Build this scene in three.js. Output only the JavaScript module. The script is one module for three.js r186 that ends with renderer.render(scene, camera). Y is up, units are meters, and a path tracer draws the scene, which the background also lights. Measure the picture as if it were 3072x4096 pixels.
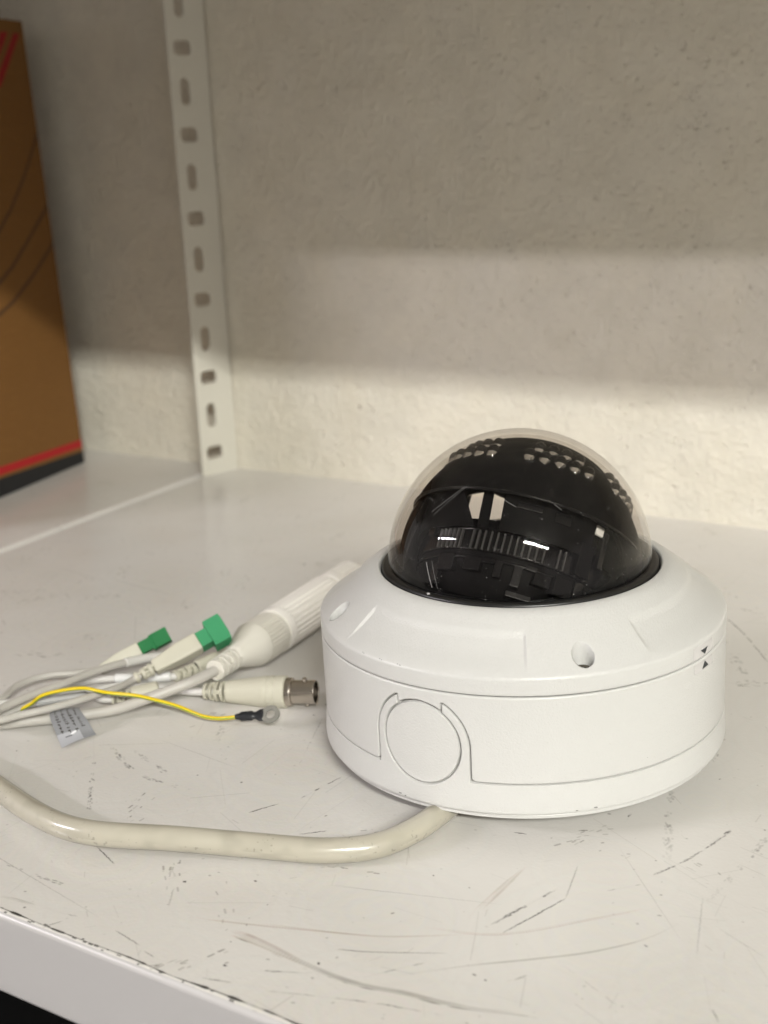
import * as THREE from 'three';
import { mergeGeometries } from 'three/addons/utils/BufferGeometryUtils.js';
import { RoundedBoxGeometry } from 'three/addons/geometries/RoundedBoxGeometry.js';
import { RectAreaLightUniformsLib } from 'three/addons/lights/RectAreaLightUniformsLib.js';

// ------------------------------------------------------------------ camera, light, exposure
const scene = new THREE.Scene();
scene.background = new THREE.Color().setRGB(0.65, 0.6, 0.565);      // dim room around the shelf
const camera = new THREE.PerspectiveCamera(45.62, 768 / 1024, 0.02, 30);
camera.position.set(0.17299, 0.20887, 0.37777);
camera.up.set(-0.1124, 0.9583, -0.2629);
camera.lookAt(0.17299 - 0.4982, 0.20887 - 0.2832, 0.37777 - 0.8195);
camera.focus = 0.395;
camera.userData.fStop = 12;
const renderer = new THREE.WebGLRenderer({ antialias: true });
renderer.toneMapping = THREE.LinearToneMapping;
renderer.toneMappingExposure = 1.05;
renderer.shadowMap.enabled = true;
RectAreaLightUniformsLib.init();
const LAMP_A = { x: -2.35, y: 1.275, z: 2.1, color: new THREE.Color().setRGB(0.985, 0.93, 0.98), power: 242, depth: 0.065 };
const LAMP_B = { x: 1.55, y: 1.325, z: 1.66, color: new THREE.Color().setRGB(0.99, 0.985, 0.915), power: 292, depth: 0.09 };

// ------------------------------------------------------------------ helpers (lengths in millimetres unless said)
let seed = 12345;
const rnd = () => { seed = (seed * 1664525 + 1013904223) >>> 0; return seed / 4294967296; };
const V = (a) => new THREE.Vector3(a[0] / 1000, a[1] / 1000, a[2] / 1000);
const D2R = Math.PI / 180;
const ss = (a, b, x) => { const t = Math.min(1, Math.max(0, (x - a) / (b - a))); return t * t * (3 - 2 * t); };
const taken = {};
function numbered(name) { const n = taken[name] = (taken[name] ?? -1) + 1; return n ? `${name}_${String(n).padStart(3, '0')}` : name; }
function tag(o, label, category, group, kind) {
  o.userData.label = label; if (category) o.userData.category = category;
  if (group) o.userData.group = group; if (kind) o.userData.kind = kind; return o;
}
function thing(name, label, category, group) {
  const g = new THREE.Group(); g.name = numbered(name); scene.add(g); return tag(g, label, category, group);
}
function part(name, geo, mat, parent = scene) {
  const list = [].concat(geo), g = list.length > 1 ? mergeGeometries(list.map((x) => (x.index ? x.toNonIndexed() : x))) : list[0];
  const m = new THREE.Mesh(g, mat); m.name = parent === scene ? numbered(name) : name;
  m.castShadow = m.receiveShadow = true; parent.add(m); return m;
}
function grid(cols, rows, fn, closed = false) {                     // fn(i, j) -> [x, y, z, u, v] in mm; returns an indexed geometry
  const p = new Float32Array(cols * rows * 3), uv = new Float32Array(cols * rows * 2), idx = [];
  for (let j = 0; j < rows; j++) for (let i = 0; i < cols; i++) {
    const k = j * cols + i, q = fn(i, j);
    p[k * 3] = q[0] / 1000; p[k * 3 + 1] = q[1] / 1000; p[k * 3 + 2] = q[2] / 1000; uv[k * 2] = q[3] ?? i / (cols - 1); uv[k * 2 + 1] = q[4] ?? j / (rows - 1);
    if (i < cols - 1 && j < rows - 1) idx.push(k, k + 1, k + cols + 1, k, k + cols + 1, k + cols);
  }
  const g = new THREE.BufferGeometry();
  g.setAttribute('position', new THREE.BufferAttribute(p, 3)); g.setAttribute('uv', new THREE.BufferAttribute(uv, 2)); g.setIndex(idx); g.computeVertexNormals();
  if (closed) {
    const n = g.attributes.normal;
    for (let j = 0; j < rows; j++) {
      const a = j * cols, b = a + cols - 1, s = new THREE.Vector3(n.getX(a) + n.getX(b), n.getY(a) + n.getY(b), n.getZ(a) + n.getZ(b)).normalize();
      n.setXYZ(a, s.x, s.y, s.z); n.setXYZ(b, s.x, s.y, s.z);
    }
  }
  return g;
}
function faces(g, cols, rows, keep) {                               // the cells of a grid for which keep(i, j) holds, with the grid's own normals
  const map = new Map(), idx = [], src = [];
  const vid = (k) => { if (!map.has(k)) { map.set(k, src.length); src.push(k); } return map.get(k); };
  for (let j = 0; j < rows - 1; j++) for (let i = 0; i < cols - 1; i++) if (keep(i, j)) {
    const k = j * cols + i; idx.push(vid(k), vid(k + 1), vid(k + cols + 1), vid(k), vid(k + cols + 1), vid(k + cols));
  }
  const o = new THREE.BufferGeometry();
  for (const [n, s] of [['position', 3], ['normal', 3], ['uv', 2]]) {
    const a = new Float32Array(src.length * s), f = g.attributes[n].array;
    src.forEach((k, t) => { for (let c = 0; c < s; c++) a[t * s + c] = f[k * s + c]; });
    o.setAttribute(n, new THREE.BufferAttribute(a, s));
  }
  o.setIndex(idx); return o;
}
function lathe(profile, seg = 64) {                                 // profile [[r, y], ...] in mm about +y
  return new THREE.LatheGeometry(profile.map(([r, y]) => new THREE.Vector2(Math.max(r, 1e-4) / 1000, y / 1000)), seg);
}
function creased(profile, seg = 64) {                               // lathe with sharp edges between segments
  const list = [];
  for (let i = 0; i < profile.length - 1; i++) list.push(lathe([profile[i], profile[i + 1]], seg));
  return mergeGeometries(list.map((g) => g.toNonIndexed()));
}
function place(g, from, dir) {                                      // +y of the geometry is turned to dir, its origin put at from (mm)
  const q = new THREE.Quaternion().setFromUnitVectors(new THREE.Vector3(0, 1, 0), dir.clone().normalize());
  return g.clone().applyMatrix4(new THREE.Matrix4().compose(V(from), q, new THREE.Vector3(1, 1, 1)));
}
function wire(points, r, seg = 80, around = 16) {
  const c = new THREE.CatmullRomCurve3(points.map(V), false, 'centripetal'), t = new THREE.TubeGeometry(c, seg, r / 1000, around, false);
  const L = c.getLength() * 1000, uv = t.attributes.uv;
  for (let i = 0; i < uv.count; i++) uv.setXY(i, uv.getX(i) * L / 100, uv.getY(i) * 2 * Math.PI * r / 100);
  const list = [t.toNonIndexed()];
  for (const [s, e] of [[0, -1], [1, 1]]) {
    const cap = lathe([[r, 0], [r * 0.8, r * 0.2], [0, r * 0.22]], around), at = c.getPointAt(s), d = c.getTangentAt(s).multiplyScalar(e);
    list.push(place(cap, [at.x * 1000, at.y * 1000, at.z * 1000], d).toNonIndexed());
  }
  return mergeGeometries(list);
}
// value noise for textures, tiling over n cells
function noiseTile(n, s) {
  let q = s; const r = () => { q = (q * 1664525 + 1013904223) >>> 0; return q / 4294967296; };
  const a = Float32Array.from({ length: n * n }, r);
  return (x, y) => {
    const X = Math.floor(x), Y = Math.floor(y), u = x - X, v = y - Y, U = u * u * (3 - 2 * u), W = v * v * (3 - 2 * v), at = (i, j) => a[(((Y + j) % n + n) % n) * n + ((X + i) % n + n) % n];
    return (at(0, 0) * (1 - U) + at(1, 0) * U) * (1 - W) + (at(0, 1) * (1 - U) + at(1, 1) * U) * W;
  };
}
function dataTex(w, h, fn, srgb = false) {
  const d = new Uint8Array(w * h * 4);
  for (let y = 0; y < h; y++) for (let x = 0; x < w; x++) {
    const q = fn(x / w, y / h), k = (y * w + x) * 4, g = Array.isArray(q);
    d[k] = 255 * Math.min(1, Math.max(0, g ? q[0] : q)); d[k + 1] = 255 * Math.min(1, Math.max(0, g ? q[1] : q)); d[k + 2] = 255 * Math.min(1, Math.max(0, g ? q[2] : q)); d[k + 3] = 255;
  }
  const t = new THREE.DataTexture(d, w, h); t.wrapS = t.wrapT = THREE.RepeatWrapping; t.magFilter = THREE.LinearFilter; t.minFilter = THREE.LinearMipmapLinearFilter; t.generateMipmaps = true;
  if (srgb) t.colorSpace = THREE.SRGBColorSpace; t.needsUpdate = true; return t;
}
function canvasTex(w, h, draw, srgb = true) {
  const c = document.createElement('canvas'); c.width = w; c.height = h; draw(c.getContext('2d'), w, h);
  const t = new THREE.CanvasTexture(c); if (srgb) t.colorSpace = THREE.SRGBColorSpace; t.wrapS = t.wrapT = THREE.ClampToEdgeWrapping; return t;
}
const std = (o) => new THREE.MeshStandardMaterial(o), phys = (o) => new THREE.MeshPhysicalMaterial(o);
const rgb = (r, g, b) => new THREE.Color().setRGB(r, g, b);

// ------------------------------------------------------------------ textures
const n16 = noiseTile(16, 7), n32 = noiseTile(32, 11), n64 = noiseTile(64, 23), n128 = noiseTile(128, 31), n256 = noiseTile(256, 47);
// wall plaster, one tile = 0.3 m: rolled-on paint with soft orange peel and small pits
const pits = [];
for (let i = 0; i < 680; i++) pits.push([rnd(), rnd(), 0.0024 + rnd() * rnd() * 0.004, 0.4 + rnd() * 0.6]);
const pitGrid = new Map();
for (const q of pits) for (let a = -1; a <= 1; a++) for (let b = -1; b <= 1; b++) {
  const k = `${((Math.floor(q[0] * 40) + a) + 40) % 40},${((Math.floor(q[1] * 40) + b) + 40) % 40}`;
  if (!pitGrid.has(k)) pitGrid.set(k, []); pitGrid.get(k).push(q);
}
const wallBump = dataTex(1024, 1024, (u, v) => {
  const ridge = (n, f) => 1 - Math.abs(2 * n(u * f, v * f) - 1);
  let h = 0.36 * n64(u * 64, v * 64) + 0.46 * n128(u * 128, v * 128) + 0.12 * n256(u * 256, v * 256) + 0.06 * n32(u * 32, v * 32);
  for (const q of pitGrid.get(`${Math.floor(u * 40)},${Math.floor(v * 40)}`) ?? []) {
    const d = Math.hypot(u - q[0], v - q[1]) / q[2]; if (d < 1) h -= 0.8 * q[3] * (1 - d * d);
  }
  return h * 0.68 + 0.25;
});
const wallColor = dataTex(512, 512, (u, v) => {
  const m = 0.97 + 0.03 * n16(u * 16, v * 16) + 0.02 * (n64(u * 64, v * 64) - 0.5), y = 0.012 * (n16(u * 16 + 5, v * 16 + 9) - 0.5);
  return [0.868 * m, (0.846 + y * 0.3) * m, (0.79 + y) * m];
}, true);
// fine powder coat, one tile = 40 mm
const coatBump = dataTex(512, 512, (u, v) => 0.5 * n128(u * 128, v * 128) + 0.3 * n64(u * 64, v * 64) + 0.2 * n256(u * 256, v * 256));
const grime = dataTex(512, 512, (u, v) => { const a = n16(u * 16, v * 16) * 0.6 + n32(u * 32, v * 32) * 0.4, b = ss(0.82, 0.9, n128(u * 128, v * 128)) * ss(0.62, 0.75, n16(u * 16 + 3, v * 16 + 7)), k = 0.98 - 0.07 * ss(0.45, 0.9, a) - 0.13 * b; return [k, k, k * 0.985]; }, true);

// the shelf's painted top with its scratches: u over x -360..160 mm, v over z -285..180 mm
const SX = (x) => (x + 360) / 520, SZ = (z) => (z + 285) / 465;
const strokes = [];                                                 // [points (x, z pairs in mm), width mm, strength, kind]
const line = (pts, w, a, kind = 'solid', tone = 0) => strokes.push([pts, w, a, kind, tone]);
line([-23.2, 149.8, -13.8, 149.9, 7.8, 152.1], 4.2, 0.36, 'smear', 1); line([-15.3, 149.3, 9.6, 152.2, 20.5, 152.3, 35, 149.5, 47.7, 147.6, 66.6, 141.6], 2.4, 0.5, 'smear');
line([-37.7, 149.7, -24.4, 146, -1.3, 138.4, 21.9, 130], 0.9, 0.3, 'smear', 1); line([-51.4, 164.5, -40.8, 166.4], 0.35, 0.7); line([-37.7, 167.8, -33.6, 168.6], 0.35, 0.55);
line([-18.9, 170, -8.1, 167.2], 0.7, 0.4, 'dash'); line([-45.5, 148.5, -50.2, 140.7], 0.6, 0.4, 'dash'); line([-94.6, 167.8, -81.1, 166.3], 1.5, 0.3, 'smear'); line([-71.3, 173, -68.4, 168.3], 0.4, 0.6);
line([-72.7, 165.9, -66.3, 164.6], 0.6, 0.35, 'dash'); line([9.2, 142.3, 16.6, 139.6, 36.6, 130], 0.3, 0.75); line([41.6, 113.2, 51.6, 87.7], 0.9, 0.65, 'dash');
line([34.8, 113.5, 38.4, 80.7], 2, 0.28, 'smear', 1); line([46.2, 114.8, 55.3, 91.9], 0.5, 0.85); line([55.3, 91.9, 52.1, 74.6], 0.25, 0.4); line([64.6, 82.7, 72, 75.4], 0.6, 0.7, 'dash');
line([73.1, 70.3, 80.1, 56.5, 87.4, 35], 0.8, 0.6, 'dash'); line([24.8, 122.8, 44.2, 116.7, 66, 97.3, 79.5, 83.7], 1.1, 0.26, 'smear', 1); line([26.1, 147.2, 44.2, 131.9, 57.8, 121.8, 71.3, 111, 82.6, 98.2, 89, 85.3], 0.7, 0.36, 'smear');
line([21, 149.9, 33.2, 136.2], 0.6, 0.6, 'dash'); line([-6.8, 160.8, 10.4, 153.3], 0.6, 0.4, 'dash'); line([1.9, 165.6, 29.7, 156.4, 47.5, 152.3], 0.5, 0.5, 'dash'); line([55.7, 133.1, 60.4, 127.7], 0.8, 0.5, 'dash');
line([-19.7, 143.5, 15.3, 132.5, 38.1, 119.9], 0.8, 0.26, 'smear', 1); line([105.8, 118.9, 108.4, 122.6], 0.4, 0.6); line([96.2, 100.2, 89.8, 73.2], 0.4, 0.2); line([97.9, 85.6, 113.1, 92.8], 0.3, 0.2);
line([-103.6, 120.9, -131.5, 88.8], 0.9, 0.5, 'dot'); line([-134.7, 77.7, -108.2, 91.5, -86.8, 92.1], 1.4, 0.42, 'dot'); line([-121.1, 78.6, -88.1, 90.5], 1.2, 0.4, 'dot'); line([-56.3, 94.9, -50.9, 85.9], 0.6, 0.8);
line([-46.1, 79.3, -41.5, 60.4], 0.6, 0.8, 'dash'); line([-33.3, 98.1, -26.8, 92.8], 0.8, 0.7, 'dash'); line([-87.2, 134.1, -75.4, 139], 0.5, 0.8); line([-108.5, 155.1, -77.1, 154.6], 0.9, 0.45, 'dot');
line([2.8, 83.5, 6.7, 80.2], 0.9, 0.8, 'dash'); line([-118.5, 67.2, -78.4, 72], 0.25, 0.22); line([84.3, 43.7, 87.4, 33.4], 1.0, 0.7, 'dash'); line([56.2, 44.7, 56, 39.1], 0.7, 0.7, 'dash'); line([27.1, 66.3, 30.9, 65.3], 0.5, 0.9);
line([32, -148, 48.4, -127, 65.2, -100.8], 0.9, 0.6, 'dash'); line([50.1, -102.8, 64, -76.7], 2.6, 0.35, 'dot'); line([-217.2, 15.7, -217.4, -1.9], 4, 0.35, 'dot'); line([-184, -126.2, -183, -124], 1.4, 0.5);
line([-268.6, -64.3, -218.2, -57.5], 0.6, 0.2); line([-270.9, -36.9, -262.6, -31.8], 0.6, 0.3); line([-60, 60, -75, 20], 0.5, 0.3, 'dash'); line([-110, 40, -95, 62], 1.4, 0.28, 'dot'); line([60, 10, 75, 60], 1.5, 0.25, 'dot');
line([100, 20, 92, 75], 1.2, 0.22, 'dot'); line([60, 60, 90, 95], 0.3, 0.18); line([-10, 118, 40, 103], 0.3, 0.2); line([-130, 150, -60, 162], 0.35, 0.22); line([66, 120, 92, 132], 0.4, 0.25, 'dash');
for (const [x, z, r] of [[-49.7, 136.2, 0.8], [-14.5, 162.1, 0.8], [7.9, 149.8, 0.6], [7.8, 149.5, 0.5], [15.5, 99, 0.5], [82.6, 102.1, 0.7], [50.4, 135.1, 0.5], [-50, 136.4, 0.6], [-78, 24, 0.7], [-84.4, 12, 0.8], [-79, 14, 0.6]]) line([x, z, x + r, z + r * 0.4], r, 0.9, 'solid');
const shelfMap = canvasTex(2048, 2048, (c, W, H) => {
  c.fillStyle = 'rgb(213,210,206)'; c.fillRect(0, 0, W, H);
  const px = W / 520, pz = H / 465, X = (x) => SX(x) * W, Z = (z) => SZ(z) * H;
  for (let i = 0; i < 420; i++) {                                   // broad uneven soiling
    const x = rnd() * W, y = rnd() * H, r = 20 + rnd() * 130, warm = rnd() < 0.5, g = c.createRadialGradient(x, y, 0, x, y, r);
    g.addColorStop(0, warm ? 'rgba(190,178,166,0.09)' : 'rgba(190,192,184,0.09)'); g.addColorStop(1, 'rgba(190,185,178,0)'); c.fillStyle = g; c.fillRect(x - r, y - r, 2 * r, 2 * r);
  }
  const st = (x0, y0, x1, y1, w, col) => { c.strokeStyle = col; c.lineWidth = w; c.lineCap = 'round'; c.beginPath(); c.moveTo(x0, y0); c.lineTo(x1, y1); c.stroke(); };
  for (let i = 0; i < 900; i++) {                                   // hairlines
    const x = rnd() * W, y = rnd() * H, a = rnd() * 6.3, l = 6 + rnd() * rnd() * 150; st(x, y, x + Math.cos(a) * l, y + Math.sin(a) * l, 0.5 + rnd(), `rgba(110,105,100,${(0.05 + rnd() * 0.15).toFixed(3)})`);
  }
  for (let i = 0; i < 1500; i++) {                                  // specks and small scuffs in loose clusters
    const k = rnd(), x = rnd() * W, y = rnd() * H; c.fillStyle = `rgba(70,66,62,${(0.08 + 0.5 * k * k * k).toFixed(3)})`; c.beginPath(); c.ellipse(x, y, 0.6 + rnd() * 2, 0.5 + rnd() * 1.2, rnd() * 3, 0, 7); c.fill();
  }
  for (let i = 0; i < 110; i++) {
    const x = rnd() * W, y = rnd() * H, a = rnd() * 3.1, n = 4 + rnd() * 14;
    for (let k = 0; k < n; k++) { const t = (rnd() - 0.5) * 90, o = (rnd() - 0.5) * 26; st(x + Math.cos(a) * t - Math.sin(a) * o, y + Math.sin(a) * t + Math.cos(a) * o, x + Math.cos(a) * (t + 3 + rnd() * 6) - Math.sin(a) * o, y + Math.sin(a) * (t + 3 + rnd() * 6) + Math.cos(a) * o, 1 + rnd() * 2, `rgba(95,92,86,${(0.12 + rnd() * 0.34).toFixed(3)})`); }
  }
  for (const [pts, w, a, kind, tone] of strokes) {
    const P = []; for (let i = 0; i < pts.length; i += 2) P.push(new THREE.Vector3(X(pts[i]), Z(pts[i + 1]), 0));
    const cv = new THREE.CatmullRomCurve3(P, false, 'centripetal'), L = cv.getLength(), base = tone ? '132,118,104' : kind === 'smear' ? '112,108,102' : '48,46,45', wp = w * px;
    const N = Math.max(3, Math.ceil(L / 3));
    if (kind === 'smear') {                                         // streaks that run the whole length side by side
      for (let k = 0; k < 16; k++) {
        const off = (rnd() - 0.5) * wp, al = a * (0.05 + rnd() * 0.16), ww = 0.8 + rnd() * wp * 0.3, t0 = rnd() * 0.25, t1 = 0.7 + rnd() * 0.3, ph = rnd() * 99;
        for (let i = Math.floor(N * t0); i < N * t1 - 1; i++) {
          const A = cv.getPoint(i / N), B = cv.getPoint((i + 1) / N), tn = cv.getTangent(i / N), q = i / N, pinch = 0.35 + 0.65 * Math.sin(Math.PI * Math.min(1, q * 0.9 + 0.15)), o = off * pinch, g = n128(i / 9 + ph, k * 7.7), fade = Math.min(1, (q - t0) * 9, (t1 - q) * 9) * ss(0.15, 0.5, g);
          if (fade > 0) st(A.x - tn.y * o, A.y + tn.x * o, B.x - tn.y * o, B.y + tn.x * o, ww, `rgba(${base},${(al * fade).toFixed(3)})`);
        }
      }
      if (w > 2) for (let i = Math.floor(N * 0.25); i < N - 1; i++) { const A = cv.getPoint(i / N), B = cv.getPoint((i + 1) / N), tn = cv.getTangent(i / N), g = n128(i / 5, 3.1), o = wp * 0.38; if (g > 0.42) st(A.x - tn.y * o, A.y + tn.x * o, B.x - tn.y * o, B.y + tn.x * o, 1.1 + g, `rgba(60,58,55,${(0.5 * (g - 0.3)).toFixed(3)})`); }
      continue;
    }
    let on = 1, left = 0;
    for (let i = 0; i < N; i++) {
      const A = cv.getPoint(i / N), B = cv.getPoint((i + 1) / N), env = Math.sin(Math.PI * Math.min(1, Math.max(0, (i + 0.6) / N))) ** 0.5;
      if (left-- <= 0) { on = kind === 'dash' ? (rnd() < 0.62 ? 0.4 + rnd() * 0.6 : 0.04) : kind === 'dot' ? (rnd() < 0.4 ? 0.3 + rnd() * 0.7 : 0) : 1; left = kind === 'dot' ? rnd() * 3 : 1 + rnd() * 5; }
      if (!on) continue;
      const M = kind === 'smear' ? 11 : kind === 'dot' ? 2 : 2;
      for (let k = 0; k < M; k++) {
        const j = kind === 'dot' ? 1.6 : kind === 'smear' ? 1.3 : 0.7, ox = (rnd() - 0.5) * wp * j, oy = (rnd() - 0.5) * wp * j, ww = kind === 'smear' ? 0.7 + rnd() * wp * 0.3 : Math.max(0.7, wp * (0.3 + rnd() * 0.4)), al = a * on * env * (kind === 'smear' ? 0.24 : 0.7) * (0.5 + rnd() * 0.6);
        st(A.x + ox, A.y + oy, B.x + ox, B.y + oy, ww, `rgba(${base},${al.toFixed(3)})`);
      }
    }
  }
  // worn front edge: paint rubbed through to dark metal in an uneven line
  for (let x = 0; x < W; x += 2) {
    const k = n64(x / 26, 3.3) * 0.6 + n128(x / 7, 8.1) * 0.4, zz = Z(172.2) + (n32(x / 60, 1.2) - 0.5) * 2.5 * pz * 0.4, th = (0.18 + ss(0.45, 0.85, k) * 0.75) * pz;
    c.fillStyle = `rgba(44,42,40,${(0.35 + 0.5 * ss(0.2, 0.6, k)).toFixed(3)})`; c.fillRect(x, zz - th / 2, 2.4, th);
    if (rnd() < 0.03) st(x, zz, x + (rnd() - 0.3) * 50, zz - rnd() * 12, 0.6 + rnd() * 0.8, 'rgba(60,58,54,0.4)');
    if (rnd() < 0.1) { c.fillStyle = 'rgba(50,48,46,0.6)'; c.fillRect(x, zz - 4 + rnd() * 10, 1.5 + rnd() * 5, 1 + rnd() * 2.5); }
  }
});
shelfMap.wrapS = THREE.MirroredRepeatWrapping; shelfMap.flipY = false; shelfMap.anisotropy = 8;
const shelfBump = dataTex(1024, 1024, (u, v) => 0.45 * n16(u * 16, v * 16) + 0.25 * n64(u * 64, v * 64) + 0.3 * n256(u * 256, v * 256));

// ------------------------------------------------------------------ materials
shelfBump.repeat.set(2.6, 2.3);
coatBump.repeat.set(1 / 40, 1 / 40);                                // body uv are in millimetres
const M = {
  wall: std({ map: wallColor, bumpMap: wallBump, bumpScale: 0.0017, roughness: 0.82 }),
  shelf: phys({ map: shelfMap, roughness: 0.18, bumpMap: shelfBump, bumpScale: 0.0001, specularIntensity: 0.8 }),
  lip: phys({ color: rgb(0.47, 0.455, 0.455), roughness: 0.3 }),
  underside: phys({ color: rgb(0.82, 0.8, 0.75), roughness: 0.6 }),
  post: phys({ color: rgb(0.64, 0.62, 0.55), roughness: 0.42 }),
  body: phys({ color: rgb(0.59, 0.587, 0.573), roughness: 0.28, bumpMap: coatBump, bumpScale: 0.0001, specularIntensity: 0.9 }),
  gasket: std({ color: rgb(0.008, 0.008, 0.008), roughness: 0.35 }),
  black: phys({ color: rgb(0.004, 0.004, 0.0045), roughness: 0.6, specularIntensity: 0.2 }),
  blackShine: phys({ color: rgb(0.006, 0.006, 0.007), roughness: 0.24, specularIntensity: 0.55 }),
  chip: std({ color: rgb(0.2, 0.2, 0.19), roughness: 0.8 }),
  rib: phys({ color: rgb(0.05, 0.05, 0.051), roughness: 0.2 }),
  steel: std({ color: rgb(0.16, 0.145, 0.12), metalness: 1, roughness: 0.35 }),
  nickel: std({ color: rgb(0.56, 0.51, 0.45), metalness: 1, roughness: 0.22 }),
  hole: std({ color: rgb(0.02, 0.018, 0.015), roughness: 0.6 }),
  led: phys({ color: rgb(0.97, 0.97, 0.97), transmission: 1, thickness: 0.004, roughness: 0, ior: 1.5 }),
  ledCup: std({ color: rgb(0.78, 0.76, 0.73), metalness: 0.9, roughness: 0.16 }),
  cable: phys({ color: rgb(0.475, 0.445, 0.38), map: grime, roughness: 0.3, clearcoat: 0.6, clearcoatRoughness: 0.12 }),
  lead: phys({ color: rgb(0.48, 0.46, 0.425), roughness: 0.4 }),
  leadWhite: phys({ color: rgb(0.62, 0.605, 0.58), roughness: 0.35 }),
  plug: phys({ color: rgb(0.53, 0.51, 0.42), roughness: 0.5 }),
  plugPale: phys({ color: rgb(0.68, 0.655, 0.59), roughness: 0.5 }),
  plugWhite: phys({ color: rgb(0.92, 0.89, 0.85), roughness: 0.45 }),
  green: phys({ color: rgb(0.045, 0.27, 0.12), roughness: 0.5, specularIntensity: 0.5 }),
  greenDeep: phys({ color: rgb(0.016, 0.16, 0.05), roughness: 0.55, specularIntensity: 0.3 }),
  yellow: phys({ color: rgb(0.72, 0.53, 0.01), roughness: 0.35 }),
  greenStripe: phys({ color: rgb(0.1, 0.3, 0.06), roughness: 0.35 }),
  shrink: std({ color: rgb(0.012, 0.013, 0.016), roughness: 0.42 }),
  greySleeve: phys({ color: rgb(0.4, 0.4, 0.4), roughness: 0.35 }),
  tin: std({ color: rgb(0.24, 0.235, 0.21), metalness: 0.25, roughness: 0.5 }),
  card: std({ color: rgb(0.16, 0.09, 0.033), roughness: 0.85 }),
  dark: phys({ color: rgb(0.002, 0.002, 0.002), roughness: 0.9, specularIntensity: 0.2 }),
  farWall: std({ color: rgb(0.29, 0.272, 0.255), roughness: 0.9 }),
  ceiling: std({ color: rgb(0.75, 0.74, 0.7), roughness: 0.9 }),
  print: std({ color: rgb(0.02, 0.025, 0.03), roughness: 0.5 }),
  film: phys({ color: rgb(0.6, 0.585, 0.58), roughness: 0.25 }),
};

// ------------------------------------------------------------------ the place: wall, ceiling with its lamps, floor
{
  const w = new THREE.BoxGeometry(5, 3, 0.1); w.translate(0, 0.4, -0.331);
  const uv = w.attributes.uv; for (let i = 0; i < uv.count; i++) uv.setXY(i, uv.getX(i) * 5 / 0.3, uv.getY(i) * 3 / 0.3);
  tag(part('wall', w, M.wall), 'cream plaster wall behind the shelf', 'wall', null, 'structure');
  const c = new THREE.BoxGeometry(7, 0.06, 3.6); c.translate(-0.1, 1.45, 1.5);
  tag(part('ceiling', c, M.ceiling), 'white ceiling above the shelves', 'ceiling', null, 'structure');
  const r = new THREE.BoxGeometry(7, 2.4, 0.1); r.translate(-0.1, 0.22, 3.35);
  tag(part('wall', r, M.farWall), 'dark far side of the room, out of the picture', 'wall', null, 'structure');
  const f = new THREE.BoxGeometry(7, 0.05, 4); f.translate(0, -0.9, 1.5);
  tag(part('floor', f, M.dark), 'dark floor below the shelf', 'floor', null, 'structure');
}
for (const [L, label] of [[LAMP_A, 'long fluorescent ceiling lamp to the left of the shelf'], [LAMP_B, 'long fluorescent ceiling lamp to the right of the shelf']]) {
  const g = thing('fluorescent_lamp', label, 'lamp', 'fluorescent lamps on the ceiling'); g.position.set(L.x, L.y, L.z);
  const t = new THREE.CylinderGeometry(0.014, 0.014, 1.18, 20); t.rotateZ(Math.PI / 2); t.translate(0, 0.022, 0);
  part('lamp_tube', t, std({ color: 0xffffff, emissive: L.color, emissiveIntensity: 160 }), g);
  for (const s of [-1, 1]) { const e = new THREE.BoxGeometry(0.02, 0.06, 0.04); e.translate(s * 0.6, 0.03, 0); part('lamp_holder', e, M.lip, g); }
  const b = new THREE.BoxGeometry(1.22, 0.03, 0.06); b.translate(0, 0.075, 0); part('lamp_housing', b, M.lip, g);
  const l = new THREE.RectAreaLight(L.color, L.power, 1.18, L.depth); l.rotation.x = -Math.PI / 2; l.name = 'lamp_light'; g.add(l);
}

// ------------------------------------------------------------------ shelving
const FRONT = 174.3, BACK = -281, LEFT = -354.5;
function shelfPanel(x0, x1, y0, roundLeft, roundRight) {            // top sheet and lip share one folded profile [z, y]
  const R = 2.2, top = [], lip = [];
  for (let i = 0; i <= 24; i++) top.push([BACK + (FRONT - R - BACK) * i / 24, 0]);
  for (let i = 1; i <= 3; i++) { const a = i / 10 * Math.PI / 2; top.push([FRONT - R + R * Math.sin(a), -R + R * Math.cos(a)]); }
  for (let i = 3; i <= 10; i++) { const a = i / 10 * Math.PI / 2; lip.push([FRONT - R + R * Math.sin(a), -R + R * Math.cos(a)]); }
  for (let i = 1; i <= 6; i++) lip.push([FRONT, -R - (29 - R - 1.5) * i / 6]);
  lip.push([FRONT - 0.3, -28.6], [FRONT - 1.2, -29], [FRONT - 14, -29], [FRONT - 14, -28]);
  const xs = [];
  const edge = (side) => { for (let i = 0; i <= 8; i++) { const a = (side < 0 ? 8 - i : i) / 8 * Math.PI / 2; xs.push([side < 0 ? x0 + R - R * Math.sin(a) : x1 - R + R * Math.sin(a), -R + R * Math.cos(a)]); } };
  if (roundLeft) { xs.push([x0, -28]); edge(-1); } else xs.push([x0, 0]);
  for (let i = 1; i < 20; i++) xs.push([x0 + R + (x1 - x0 - 2 * R) * i / 20, 0]);
  if (roundRight) { edge(1); xs.push([x1, -28]); } else xs.push([x1, 0]);
  const mk = (prof) => grid(xs.length, prof.length, (i, j) => [xs[i][0], y0 + Math.max(-29, prof[j][1] + xs[i][1]), prof[j][0], SX(xs[i][0]), SZ(prof[j][0])]);
  const flip = (g) => { const a = g.index.array; for (let k = 0; k < a.length; k += 3) [a[k + 1], a[k + 2]] = [a[k + 2], a[k + 1]]; g.computeVertexNormals(); return g; };
  return [flip(mk(top)), flip(mk(lip))];
}
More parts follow.
